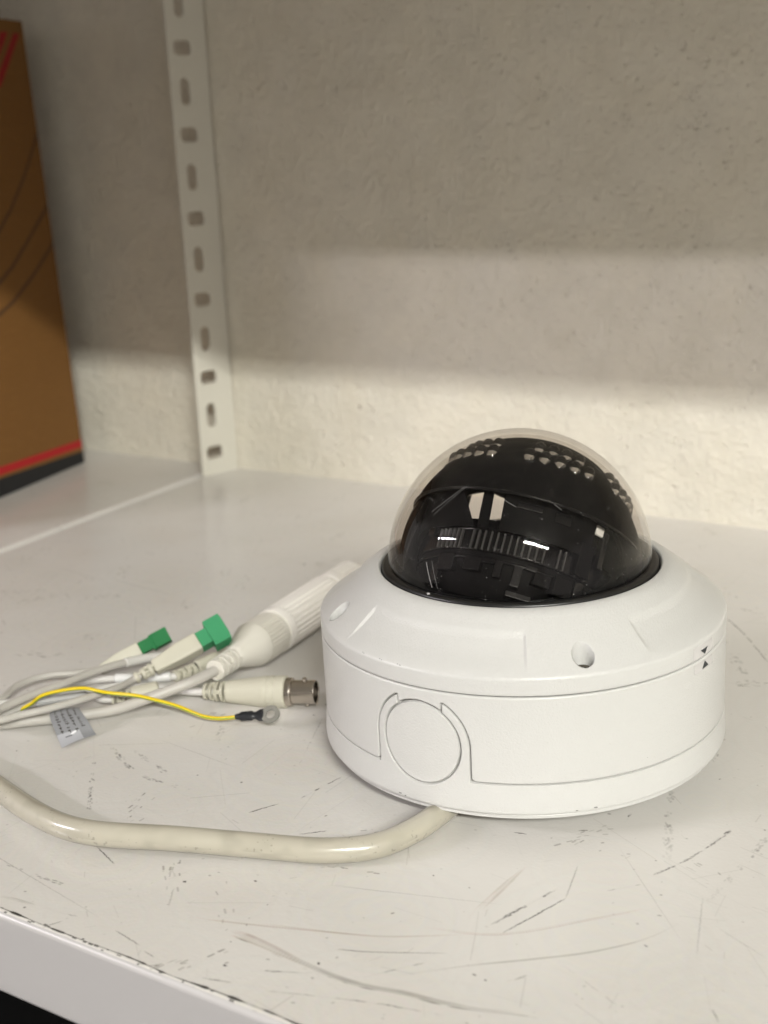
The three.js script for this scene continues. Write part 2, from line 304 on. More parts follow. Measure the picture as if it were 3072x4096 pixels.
{
  const s = thing('metal_shelf', 'white painted metal shelf board, scratched and scuffed, carrying the dome camera', 'shelf');
  const [a, b] = shelfPanel(LEFT, 620, 0, true, false);
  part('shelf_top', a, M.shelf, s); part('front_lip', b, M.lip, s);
  const n = thing('metal_shelf', 'white metal shelf board on the left under the cardboard box', 'shelf');
  const [c, d] = shelfPanel(-1250, -358, 0.4, false, true);
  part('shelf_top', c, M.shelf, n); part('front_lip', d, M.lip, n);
  const u = thing('metal_shelf', 'upper metal shelf board above the dome camera, out of the picture', 'shelf');
  const g = new RoundedBoxGeometry(1.9, 0.03, 0.453, 2, 0.002); g.translate(-0.3, 0.364 + 0.015, -0.053);
  part('shelf_top', g, M.underside, u);
}
{ // slotted angle post in the back corner: its side flange faces the camera side, its rear flange lies along the wall
  const g = thing('slotted_post', 'white slotted steel angle post in the corner against the wall', 'shelf post');
  const sh = new THREE.Shape(); sh.moveTo(-0.2518, -0.03); sh.lineTo(-0.2808, -0.03); sh.lineTo(-0.2808, 0.75); sh.lineTo(-0.2518, 0.75); sh.closePath();
  const rr = (cx, cy, w, h, r) => { const p = new THREE.Path(); p.moveTo(cx - w / 2 + r, cy - h / 2); p.lineTo(cx + w / 2 - r, cy - h / 2); p.absarc(cx + w / 2 - r, cy - h / 2 + r, r, -Math.PI / 2, 0); p.lineTo(cx + w / 2, cy + h / 2 - r); p.absarc(cx + w / 2 - r, cy + h / 2 - r, r, 0, Math.PI / 2); p.lineTo(cx - w / 2 + r, cy + h / 2); p.absarc(cx - w / 2 + r, cy + h / 2 - r, r, Math.PI / 2, Math.PI); p.lineTo(cx - w / 2, cy - h / 2 + r); p.absarc(cx - w / 2 + r, cy - h / 2 + r, r, Math.PI, 1.5 * Math.PI); return p; };
  for (let k = 0; k < 13; k++) {
    const y = 0.015 + 0.05236 * k;
    sh.holes.push(rr(-0.2625, y, 0.0135, 0.0096, 0.0032), rr(-0.2622, y + 0.0262, 0.0078, 0.0172, 0.0039));
  }
  const e = new THREE.ExtrudeGeometry(sh, { depth: 0.0014, bevelEnabled: true, bevelSize: 0.0004, bevelThickness: 0.0004, bevelSegments: 2, curveSegments: 6 });
  e.rotateY(-Math.PI / 2); e.applyMatrix4(new THREE.Matrix4().makeScale(1, 1, 1));
  // after the turn: shape x -> z, shape y -> y, depth -> -x
  const pivot = (q) => { q.translate(0, 0, 0.2515); q.rotateY(-0.27); q.translate(-0.3535, 0, -0.2512); return q; };
  part('side_flange', pivot(e), M.post, g);
  const f = new THREE.BoxGeometry(0.03, 0.78, 0.0014); f.translate(-0.0172, 0.36, -0.2796); part('rear_flange', pivot(f), M.post, g);
}
{ // cardboard box on the left shelf
  const g = thing('cardboard_box', 'brown cardboard box with red line and black band along its base', 'box');
  const A = new THREE.Vector3(-461.7, 0.6, -248.6), e = new THREE.Vector3(0.178, 0, 0.984), n = new THREE.Vector3(-0.984, 0, 0.178), H = 301, L = 190, Wd = 300;
  const at = (t, w, h) => { const q = A.clone().addScaledVector(e, t).addScaledVector(n, w); q.x -= 12.3 * h / 301 * (1 - 2 * w / Wd); q.y += h; return q; };
  const map = canvasTex(1024, 1024, (c, W, Hh) => {
    const X = (t) => t / L * W, Y = (h) => Hh - h / H * Hh;
    c.fillStyle = 'rgb(116,78,29)'; c.fillRect(0, 0, W, Hh);
    for (let i = 0; i < 5000; i++) { c.fillStyle = rnd() < 0.5 ? 'rgba(120,86,46,0.07)' : 'rgba(190,150,98,0.07)'; c.fillRect(rnd() * W, rnd() * Hh, 8 + rnd() * 40, 1.5); }
    const quad = (q, col) => { c.fillStyle = col; c.beginPath(); q.forEach(([t, h], i) => (i ? c.lineTo(X(t), Y(h)) : c.moveTo(X(t), Y(h)))); c.closePath(); c.fill(); };
    quad([[0, 8.3], [L, 16.6], [L, 0], [0, 0]], 'rgb(26,26,27)');
    quad([[0, 16.9], [L, 22.7], [L, 17.4], [0, 11.6]], 'rgb(168,20,24)');
    c.strokeStyle = 'rgba(74,48,26,0.9)'; c.lineWidth = 9; c.lineCap = 'round';
    for (const a of [[0, 230, 6.5, 221.6, 21.1, 202.8, 41, 181.8, 60, 166, 120, 128], [0, 183, 4.2, 179, 26.3, 161.7, 47.5, 145.7, 70, 133, 130, 104], [0, 157, 3.8, 153.8, 27.2, 137.6, 53.3, 122.5, 75, 114, 130, 90]]) {
      c.beginPath(); for (let i = 0; i < a.length; i += 2) i ? c.lineTo(X(a[i]), Y(a[i + 1])) : c.moveTo(X(a[i]), Y(a[i + 1])); c.stroke();
    }
    quad([[4.5, 293], [11, 293], [40, 258], [33, 258]], 'rgb(140,20,17)'); quad([[17, 293], [24, 293], [52, 258], [45, 258]], 'rgb(140,20,17)'); quad([[30, 293], [37, 293], [64, 258], [57, 258]], 'rgb(140,20,17)');
  });
  const quadGeo = (a, b, c, d) => grid(2, 2, (i, j) => { const q = [[a, b], [d, c]][j][i]; return [q.x, q.y, q.z, i, j]; });
  const flip = (q) => { const x = q.index.array; for (let k = 0; k < x.length; k += 3) [x[k + 1], x[k + 2]] = [x[k + 2], x[k + 1]]; q.computeVertexNormals(); return q; };
  part('printed_side', flip(quadGeo(at(0, 0, 0), at(L, 0, 0), at(L, 0, H), at(0, 0, H))), std({ map, roughness: 0.8 }), g);
  part('plain_side', [quadGeo(at(0, 0, 0), at(0, Wd, 0), at(0, Wd, H), at(0, 0, H)), quadGeo(at(L, 0, 0), at(L, Wd, 0), at(L, Wd, H), at(L, 0, H)), quadGeo(at(0, Wd, 0), at(L, Wd, 0), at(L, Wd, H), at(0, Wd, H))], M.card, g);
  part('top_flap', quadGeo(at(0, 0, H), at(L, 0, H), at(L, Wd / 2 - 1, H), at(0, Wd / 2 - 1, H)), M.card, g);
  part('top_flap', quadGeo(at(0, Wd / 2 + 1, H), at(L, Wd / 2 + 1, H), at(L, Wd, H), at(0, Wd, H)), M.card, g);
}

{ // black plastic bin standing on the board below, its top just under the front lip
  const g = thing('storage_bin', 'black plastic bin in the dark below the front shelf edge', 'bin');
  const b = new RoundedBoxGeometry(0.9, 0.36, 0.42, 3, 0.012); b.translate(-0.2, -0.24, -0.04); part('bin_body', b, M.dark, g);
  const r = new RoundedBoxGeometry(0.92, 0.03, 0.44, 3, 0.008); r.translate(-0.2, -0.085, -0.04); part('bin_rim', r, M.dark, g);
  const l = thing('metal_shelf', 'lower metal shelf board below the dome camera, out of the picture', 'shelf');
  const q = new RoundedBoxGeometry(1.9, 0.03, 0.45, 2, 0.002); q.translate(-0.3, -0.436, -0.05); part('shelf_top', q, M.lip, l);
}

// ------------------------------------------------------------------ the dome camera
const cam = thing('dome_camera', 'white dome security camera with clear bubble over black eyeball and infrared lamps', 'security camera');
cam.rotation.set(-0.0023, 0, 0.0158); cam.position.set(0.0024, 0.0029, 0.0052); cam.scale.setScalar(0.9862);   // its front rests on the cable
const cylP = (r, phi, y) => [r * Math.sin(phi * D2R), y, r * Math.cos(phi * D2R), r * phi * D2R, y];
{ // base: one relief of grooves round the wall, cut into base, side panel and blanking cap
  const cols = []; for (let a = -180; a < -22; a += 1.5) cols.push(a); for (let a = -22; a < 18; a += 0.17) cols.push(a); for (let a = 18; a < 180; a += 1.5) cols.push(a); cols.push(180);
  const rows = [[69.5, 5.9], [71.4, 5.92], [72.4, 6.05], [72.8, 6.35], [72.9, 6.9]];
  for (let h = 7.5; h < 12.4; h += 0.7) rows.push([0, h]); for (let h = 12.4; h < 45.75; h += 0.21) rows.push([0, h]);
  rows.push([72.1, 45.95], [71.8, 46.12], [70.4, 46.15]);
  const R = (h) => 72.2 + 0.7 * ss(17.5, 7, h);
  const CY = 27.3, cap = (s, h) => Math.hypot(s, h - CY) - 14.1;
  const key = (s, h) => {                                           // below zero inside the keyhole-shaped opening of the panel
    const rect = Math.max(Math.abs(s) - 17.3, h - CY), d = Math.hypot(s, h - CY), disc = Math.max(d - 17.3 + 0.9 * ss(9, 7, Math.abs(s)), h > CY ? 7.4 + 0.05 * (h - CY) - Math.abs(s) : -9);
    let k = Math.min(rect, disc, d - 14.5);
    const cx = Math.abs(s) - 18.8, cy = h - 18;                     // rounded foot of the opening
    if (cx < 0 && cx > -1.5 && cy < 0 && cy > -1.6 && Math.abs(s) > 17.3) k = Math.max(-0.2, Math.min(k, 1.5 - Math.hypot(cx, cy)));
    return k;
  };
  const panel = (s, h) => Math.max(-key(s, h), 16.5 - h);
  const groove = (d, w) => 1 - ss(w * 0.35, w, Math.abs(d));
  const G = grid(cols.length, rows.length, (i, j) => {
    const phi = cols[i], [r0, h] = rows[j]; let r = r0 || R(h);
    const s = (phi + 2) * 72.2 * D2R;
    if (!r0) {
      const p = panel(s, h), c = cap(s, h);
      r -= 1.7 * groove(p, 0.33); if (Math.abs(s) < 20) r -= 1.7 * groove(c, 0.4);
      if (p < -0.3) r += 0.04;
      if (c < -0.3 && Math.abs(s) < 20) r -= 0.12 - 0.1 * ss(-1.2, -0.35, c);
    }
    return cylP(r, phi, h);
  }, true);
  const mid = (i, j) => { const s = ((cols[i] + cols[i + 1]) / 2 + 2) * 72.2 * D2R, h = (rows[j][1] + rows[j + 1][1]) / 2; return [s, h]; };
  const cls = (i, j) => { const [s, h] = mid(i, j); if (Math.abs(s) < 20 && cap(s, h) < 0) return 'cap'; return panel(s, h) < 0 && h < 45.9 ? 'panel' : 'base'; };
  const sub = (k) => faces(G, cols.length, rows.length, (i, j) => cls(i, j) === k);
  part('base_housing', sub('base'), M.body, cam); part('side_panel', sub('panel'), M.body, cam); part('blanking_cap', sub('cap'), M.body, cam);
  part('base_plate', creased([[69.5, 5.9], [71.2, 5.6], [71.4, 5.2], [71.4, 4.3], [71, 4], [42, 4], [40, -2.2], [0, -2.2]], 128), M.body, cam);
  part('inner_wall', lathe([[71.3, 44], [71.3, 48]], 128), M.black, cam);
}
const SCREWS = [41.6, -44.9, 132, -138];
{ // cover: cone with a raised rib round each screw and shallow recesses between
  const cols = []; for (let a = -180; a <= 180.001;) { cols.push(a); a += (a > -61.5 && a < -28) || (a > 25 && a < 60) ? 0.2 : a > -64 && a < 92 ? 0.8 : 2; }
  cols[cols.length - 1] = 180;
  const rows = [[70.4, 46.53], [71.8, 46.53], [72.12, 46.66], [72.25, 47.2], [72.25, 49], [72.25, 51.3], [72.2, 51.9], [72, 52.45]];
  for (let r = 71.7; r > 50.3; r -= 0.3) rows.push([r, null]); rows.push([50, 67.1], [49.7, 66.5], [49.5, 65]);
  const yc = (r) => { const a = 52.85 + (71.6 - r) * 0.792, b = 67.55, k = 0.9; return -k * Math.log(Math.exp(-a / k) + Math.exp(-b / k)); };
  const G = grid(cols.length, rows.length, (i, j) => {
    const phi = cols[i], r = rows[j][0]; let y = rows[j][1];
    if (y === null) {
      y = yc(r);
      const m = Math.abs((((phi + 1.7 + 45) % 90) + 90) % 90 - 45), sd = (28.3 - m) * r * D2R;
      y -= 0.95 * ss(0, 1.0, sd) * ss(58.3, 60.6, r) * (1 - ss(63.5, 71.3, r));
      for (const a of SCREWS) {
        const dx = r * Math.sin((phi - a) * D2R), dz = r * Math.cos((phi - a) * D2R) - 66.6, d = Math.hypot(dx, dz);
        if (d < 4.4) y = Math.min(y, 50.6 + (y - 50.6) * ss(3.05, 3.45, d));
      }
    }
    return cylP(r, phi, y);
  }, true);
  part('cover', G, M.body, cam);
  for (const a of SCREWS) {
    const s = part('cover_screw', creased([[0, 51.6], [1.3, 51.6], [1.35, 52.2], [2.4, 52.5], [2.75, 52.2], [2.75, 50]], 24), M.steel, cam); s.position.set(0.0666 * Math.sin(a * D2R), 0, 0.0666 * Math.cos(a * D2R));
    const h = creased([[0, 51.62], [1.28, 51.64]], 6); part('socket', h, M.hole, s);
  }
}
{ // alignment arrows on clear film, one above and one below the seam
  const patch = (q, off, n = 8) => grid(n + 1, n + 1, (i, j) => { const u = i / n, v = j / n, L = (a, b) => q[a].map((x, k) => x * (1 - u) + q[b][k] * u), A = L(0, 1), B = L(3, 2); const [phi, y] = A.map((x, k) => x * (1 - v) + B[k] * v); return cylP(72.25 + off, phi, y); });
  for (const [f, t, name] of [[[[74.4, 47.0], [85.6, 47.0], [84.6, 51.2], [74.4, 51.2]], [[80.4, 47.2], [80.4, 47.2], [81.9, 49.4], [78, 49.3]], 'a'], [[[75.2, 41.8], [85.8, 41.8], [85, 45.2], [75, 45.2]], [[79, 42.3], [82.6, 42.5], [80.4, 44.9], [80.4, 44.9]], 'b']]) {
    const m = part('arrow_label', patch(f, 0.05), M.film, cam); part('arrow_mark', patch(t, 0.11), M.print, m);
  }
}
{ // small paint chips and a loose flake on the housing
  const chip = (name, phi, y, r, w, h, m, tilt = 0) => { const n = 9, p = [], idx = []; p.push(...cylP(r + 0.09, phi, y).slice(0, 3)); for (let i = 0; i < n; i++) { const a = i / n * 2 * Math.PI, k = 0.6 + 0.5 * rnd(); p.push(...cylP(r + 0.02 + tilt * h * Math.sin(a) * k, phi + w * k * Math.cos(a) / r / D2R, y + h * k * Math.sin(a)).slice(0, 3)); idx.push(0, 1 + i, 1 + (i + 1) % n); } const g = new THREE.BufferGeometry(); g.setAttribute('position', new THREE.BufferAttribute(new Float32Array(p.map((x) => x / 1000)), 3)); g.setAttribute('uv', new THREE.BufferAttribute(new Float32Array(p.length / 3 * 2), 2)); g.setIndex(idx); g.computeVertexNormals(); return part(name, g, m, cam); };
  for (const [phi, y, r] of [[-20.6, 52.75, 71.85], [-20.1, 52.6, 71.95], [-14, 52.75, 71.85], [-13.4, 52.6, 71.95], [-8, 52.75, 71.85], [-7.1, 52.62, 71.95]]) chip('paint_chip', phi, y, r, 0.22, 0.15, M.print);
  for (const [phi, y, w] of [[-8.6, 7.4, 0.9], [-6.9, 7, 0.4], [43, 7.2, 0.8], [38, 7, 0.5]]) chip('paint_chip', phi, y, 72.95, w, 0.28, M.chip);
  for (const [phi, y] of [[20, 24], [31, 31], [27, 19], [12, 36], [47, 28], [58, 20], [-30, 30]]) chip('dust_fleck', phi, y, 72.2, 0.16, 0.1, M.chip);
  chip('paint_flake', -13.5, 68.2, 48.3, 0.9, 0.35, M.lip, -1.6);
}
const HD = 67.2;                                                    // centre of the bubble above the cable side of the base
part('gasket', lathe([[45.6, 65], [45.8, 67.2], [46.4, 68], [47.4, 68.25], [48.6, 68], [49.2, 67.2], [49.35, 65]], 128), M.gasket, cam);
{ // clear bubble: outer and inner faces of the shell, with dust and scratches
  const dust = canvasTex(2048, 1024, (c, W, H) => {
    c.fillStyle = '#fff'; c.fillRect(0, 0, W, H);
    for (let i = 0; i < 1100; i++) { const a = rnd(); c.fillStyle = `rgba(0,0,0,${(0.15 + 0.65 * a * a).toFixed(2)})`; c.beginPath(); c.ellipse(rnd() * W, H * (1 - Math.pow(rnd(), 1.4)) , 0.5 + rnd() * 1.1, 0.4 + rnd() * 0.6, rnd() * 3, 0, 7); c.fill(); }
    c.lineCap = 'round';
    for (let i = 0; i < 60; i++) { const x = rnd() * W, y = rnd() * H, a = rnd() * 6, l = 5 + rnd() * 22; c.strokeStyle = `rgba(0,0,0,${(0.1 + rnd() * 0.25).toFixed(2)})`; c.lineWidth = 0.6 + rnd() * 0.7; c.beginPath(); c.moveTo(x, y); c.quadraticCurveTo(x + Math.cos(a) * l, y + Math.sin(a) * l, x + Math.cos(a + 0.7) * l * 1.5, y + Math.sin(a + 0.7) * l * 1.5); c.stroke(); }
    const X = (az) => ((az + 360) % 360) / 360 * W, Y = (el) => H * (1 - 0.95 * el / 90 - 0.03);
    for (const [a0, e0, a1, e1, w, al] of [[-17, 13, -13, 3, 2.4, 0.3], [-14, 14, -10, 3, 1.2, 0.2], [-30, 26, -32, 10, 1.2, 0.1], [-28, 28, -31, 14, 1, 0.1], [-8, 48, -22, 34, 1.4, 0.22], [-6, 49, -20, 33, 1, 0.2], [18, 43, 24, 40, 2, 0.2], [44, 40, 47, 37, 1.2, 0.3]]) {
      c.strokeStyle = `rgba(0,0,0,${al})`; c.lineWidth = w; c.beginPath(); c.moveTo(X(a0), Y(e0)); c.lineTo(X(a1), Y(e1)); c.stroke();
    }
  }, false);
  dust.wrapS = THREE.RepeatWrapping;
  const prof = (r) => { const o = [[r, 65.6]]; for (let i = 0; i <= 40; i++) { const a = i / 40 * Math.PI / 2; o.push([r * Math.cos(a), HD + r * Math.sin(a)]); } return o; };
  const clear = { color: rgb(0.93, 0.915, 0.9), transmission: 1, thickness: 0, roughness: 0, ior: 1.28 };
  part('clear_dome', lathe(prof(46.9), 160), phys({ ...clear, transmissionMap: dust }), cam);
  part('clear_dome', lathe(prof(44.7), 160), phys({ ...clear, specularIntensity: 0.35 }), cam);
}
{ // black eyeball tipped back inside the bubble
  const axis = new THREE.Vector3(-0.0013, 0.7823, -0.6229).normalize(), e1 = new THREE.Vector3(1, 0.0017, 0).normalize(), e2 = new THREE.Vector3().crossVectors(axis, e1).normalize();
  const O = new THREE.Vector3(0, HD, 0), basis = new THREE.Matrix4().makeBasis(e1, axis, e2).setPosition(0, HD / 1000, 0);
  if (new THREE.Vector3().crossVectors(e1, axis).dot(e2) < 0) basis.makeBasis(e1, axis, e2.clone().negate()).setPosition(0, HD / 1000, 0);
  const turned = (g) => g.clone().applyMatrix4(basis);
  const local = (az, rho, ax) => O.clone().addScaledVector(e1, rho * Math.cos(az * D2R)).addScaledVector(e2, rho * Math.sin(az * D2R)).addScaledVector(axis, ax);
  const P = [];                                                     // shell: lip, outer sphere, shallow seat and crown
  const sp = (t, r) => [r * Math.sin(t * D2R), r * Math.cos(t * D2R)];
  P.push([39.6, 9.2], [41.0, 8.7], [41.5, 8.95]); for (let t = 77; t >= 46; t -= 1.5) P.push(sp(t, 42.4)); for (let t = 44; t >= 0; t -= 2) P.push(sp(t, 42.4 + 1.1 * ss(45, 30, t)));
  const sector = (g, a0, a1, keep) => { const p = g.attributes.position, x = g.index.array, o = []; for (let k = 0; k < x.length; k += 3) { let cx = 0, cz = 0; for (let q = 0; q < 3; q++) { cx += p.getX(x[k + q]); cz += p.getZ(x[k + q]); } const az = Math.atan2(cz * sgn, cx) / D2R, inside = az > a0 && az < a1; if (inside === keep) o.push(x[k], x[k + 1], x[k + 2]); } g.setIndex(o); return g; };
  const sgn = new THREE.Vector3().crossVectors(e1, axis).dot(e2) > 0 ? 1 : -1, upper = P.filter(([r, y]) => y > 29 && Math.hypot(r, y) > 42);
  part('eyeball_shell', [turned(sector(lathe(P, 128), 55, 168, false)), turned(sector(lathe(upper, 128), 55, 168, true))], M.black, cam);
  part('shell_lining', turned(sector(lathe([[39.6, 9.2], [38, 16], [30, 25], [0, 30]], 128), 55, 168, false)), M.black, cam);
  part('shell_rim', turned(sector(lathe([[41.1, 8.6], [41.75, 8.8], [41.85, 9.3], [41.55, 9.7]], 128), 55, 168, false)), M.blackShine, cam);
  // gear ring with ribs, lower ball
  const ring = part('ribbed_ring', turned(lathe([[20, -2.8], [33.5, -2.8], [34.6, -3.0], [35.0, -3.6], [35.2, -9.9], [34.8, -10.5], [34.2, -10.6]], 128)), M.blackShine, cam);
  const ribGeo = (az, h0, h1) => { const w = 0.32, g = new RoundedBoxGeometry(0.0018, (h1 - h0) / 1000, 0.0007, 2, 0.0003), m = new THREE.Matrix4().makeBasis(e1.clone().multiplyScalar(Math.cos(az * D2R)).addScaledVector(e2, Math.sin(az * D2R)), axis, new THREE.Vector3().crossVectors(e1.clone().multiplyScalar(Math.cos(az * D2R)).addScaledVector(e2, Math.sin(az * D2R)), axis)); const c = local(az, 35.25, (h0 + h1) / 2); m.setPosition(c.x / 1000, c.y / 1000, c.z / 1000); return g.applyMatrix4(m); };
  for (const az of [-116, -112.6, -109.4, -106, -103, -100.2, -93, -89.6, -86, -82.4, -78.8, -75.2, -71.6, -68, -64.4, -60.8, -57, -53, -44.5, -41, -33, -26]) part('rib', ribGeo(az, -10.3, -3.4), M.rib, ring);
  part('upper_race', turned(lathe([[24, 1.7], [32.4, 1.7], [33, 1.3], [33.2, -0.6], [33.9, -0.8], [34, -3]], 96)), M.blackShine, cam);
  part('lower_ball', turned(lathe([[34.2, -10.6], [33.2, -14], [31, -18.5], [27, -23.5], [20, -29], [8, -33], [0, -33.5]], 96)), M.black, cam);
  // bent wall between shell and ring, with its openings
  const wall = (a0, a1, b0, b1, r = 37, y0 = -3, y1 = 11) => turned(grid(13, 2, (i, j) => { const k = i / 12, az = (j ? b0 + (b1 - b0) * k : a0 + (a1 - a0) * k) * D2R; return [r * Math.cos(az), j ? y1 : y0, (basis.determinant() > 0 && new THREE.Vector3().crossVectors(e1, axis).dot(e2) > 0 ? 1 : -1) * r * Math.sin(az)]; }));
  const inner = part('inner_frame', [wall(-176, -92.5, -176, -106), wall(-79, -28, -80.5, -28), wall(-20, 24, -20, 24)], M.black, cam);
  inner.material = M.black.clone(); inner.material.side = THREE.DoubleSide;
  part('inner_post', [wall(-91.6, -86.6, -93, -88.6, 36.4), wall(-91.6, -86.6, -93, -88.6, 34)], inner.material, cam);
  // lock blocks on the ring and low on the ball
  const block = (az, rho, ax, w, h, d, m = M.black) => { const g = new RoundedBoxGeometry(d / 1000, h / 1000, w / 1000, 2, 0.0004), r = e1.clone().multiplyScalar(Math.cos(az * D2R)).addScaledVector(e2, Math.sin(az * D2R)), t = new THREE.Vector3().crossVectors(r, axis), c = local(az, rho, ax); return part('lock_block', g.applyMatrix4(new THREE.Matrix4().makeBasis(r, axis, t).setPosition(c.x / 1000, c.y / 1000, c.z / 1000)), m, cam); };
  block(-90, 33.8, -15, 6, 5, 3, M.blackShine); block(-75, 33.6, -15.5, 2.6, 6, 3, M.blackShine); block(-64, 33.2, -16.5, 3, 7.5, 3, M.blackShine); block(-50, 33, -15, 6, 5, 3); block(-108, 33.6, -15, 7, 6, 3, M.blackShine); block(-30, 35.6, -4, 6, 12, 3); block(-38, 34.6, -15.5, 7, 7, 2.4); block(-20, 36.5, 2, 2.4, 13, 2.4, M.blackShine);
  block(-24.5, 36.4, 8.2, 3.6, 3.4, 1.2, M.ceiling);
  for (const [az, rho, ax, w, h, d] of [[-118, 32.4, -18, 4, 7, 2.4], [-82, 32.8, -13, 5, 2.2, 3], [-57, 33.4, -12.6, 4, 2, 3], [-27, 33.6, -14, 4, 6, 3], [-60, 30.5, -22, 9, 2.2, 2], [-48, 36.8, 6.5, 6, 4, 1.4], [-66, 36.8, 7, 9, 2.4, 1.2], [-124, 35.5, -1, 4, 9, 2.4]]) block(az, rho, ax, w, h, d, M.blackShine);
  part('guide_rail', [turned(lathe([[33.9, -1.6], [34.4, -1.7], [34.5, -2.4], [34.3, -3]], 128)), turned(lathe([[34.3, -12.4], [34.7, -12.7], [34.6, -13.2], [34, -13.3]], 128))], M.blackShine, cam);
  // yoke arms standing on the base plate
  const arm = (a0, a1, h, r) => { const o = []; for (const rr of [r, r - 1.8]) o.push(grid(15, 15, (i, j) => { const az = (a0 + (a1 - a0) * i / 14) * D2R, el = (j / 14 * h) * D2R; return [rr * Math.cos(el) * Math.sin(az), HD - 3 + rr * Math.sin(el), rr * Math.cos(el) * Math.cos(az)]; })); for (const a of [a0, a1]) o.push(grid(2, 15, (i, j) => { const rr = r - 1.8 * i, el = (j / 14 * h) * D2R; return [rr * Math.cos(el) * Math.sin(a * D2R), HD - 3 + rr * Math.sin(el), rr * Math.cos(el) * Math.cos(a * D2R)]; })); return part('yoke_arm', o, inner.material, cam); };
  arm(-104, -60, 38, 43.4); arm(82, 126, 31, 43.4);
  part('inner_plate', lathe([[46.2, 66.2], [44, 65.4], [43, 64.4], [0, 64.4]], 96), M.black, cam);
  // infrared lamps in clusters of nine
  const lens = [[0, -5.2], [2.2, -5.2], [2.2, 0]]; for (let i = 1; i <= 8; i++) { const a = i / 8 * Math.PI / 2; lens.push([2.2 * Math.cos(a), 2.2 * Math.sin(a)]); }
  const lensGeo = lathe(lens, 20), cupGeo = mergeGeometries([creased([[0, -2.2], [0.7, -2.1], [1.7, -0.8], [1.95, -0.85], [1.95, -5]], 5)]);
  let first;
  const put = (az, rho, ax) => {
    const p = local(az, rho, ax); let l;
    if (!first) { l = first = part('infrared_bulb', lensGeo, M.led, cam); part('reflector', cupGeo, M.ledCup, l); l.quaternion.setFromUnitVectors(new THREE.Vector3(0, 1, 0), axis); } else { l = first.clone(); cam.add(l); }
    l.position.set(p.x / 1000, p.y / 1000, p.z / 1000); l.quaternion.setFromUnitVectors(new THREE.Vector3(0, 1, 0), axis).multiply(new THREE.Quaternion().setFromAxisAngle(new THREE.Vector3(0, 1, 0), rnd() * 6.3));
  };
  for (let c = 0; c < 4; c++) { const a = -176 + 60 * c; for (const d of [-18.4, -9.2, 0, 9.2, 18.4]) put(a + d, 33.1, 27.1); for (const d of [-14.4, -4.8, 4.8, 14.4]) put(a + d, 28.3, 32.0); }
}

// ------------------------------------------------------------------ cables and plugs
const cable = (name, label, category, pts, r, m, seg, group) => { const t = thing(name, label, category, group); part('cable', wire(pts, r, seg), m, t); return t; };
{ // thick main cable, from under the camera round to the left
  const t = thing('main_cable', 'thick glossy cream cable curving out from under the dome camera', 'cable');
  part('cable_jacket', wire([[5.2, 4.6, 40], [5.2, 4.4, 55], [4, 4.4, 73.5], [1.5, 4.4, 86.8], [-3.9, 4.4, 98.5], [-15.6, 4.5, 107.9], [-40, 5, 117.5], [-61.5, 6.5, 127.2], [-84, 7, 136.4], [-96.6, 6.5, 137.5], [-113.9, 5.5, 134.5], [-136.9, 5, 128.3], [-160, 5, 122], [-186, 6, 120], [-204, 7, 111], [-207, 7, 99], [-202, 7, 93]], 3.9, 240, 28), M.cable, t);
}
const hub = [-206, 7, 97];
// lathe plugs lie along a direction; boots are a core with rings joined by two staggered webs
function boot(len, r0, r1, n, from, dir, m, parent, name = 'strain_relief') {
  const list = [lathe([[r0 * 0.25, -0.3], [r0 * 0.32, 0], [r1 * 0.34, len]], 24).toNonIndexed()], pitch = len / n;
  for (let k = 0; k < n; k++) {
    const y = k * pitch, t = pitch * 0.5, ra = r0 + (r1 - r0) * k / n, rb = r0 + (r1 - r0) * (k + 0.55) / n;
    list.push(creased([[0.3 * ra, y], [ra - 0.2, y], [ra, y + 0.2], [rb, y + t - 0.2], [rb - 0.2, y + t], [0.3 * ra, y + t]], 28));
    for (const s of [-1, 1]) { const w = new THREE.BoxGeometry(ra * 0.42 / 1000, (pitch + 0.2) / 1000, ra * 0.5 / 1000).toNonIndexed(); w.translate(0, (y + pitch / 2) / 1000, s * ra * 0.74 / 1000); w.rotateY((k % 2 ? 0.5 : 0) * Math.PI); list.push(w); }
  }
  return part(name, place(mergeGeometries(list), from, dir), m, parent);
}
const along = (p, d, s) => [p[0] + d.x * s, p[1] + d.y * s, p[2] + d.z * s];
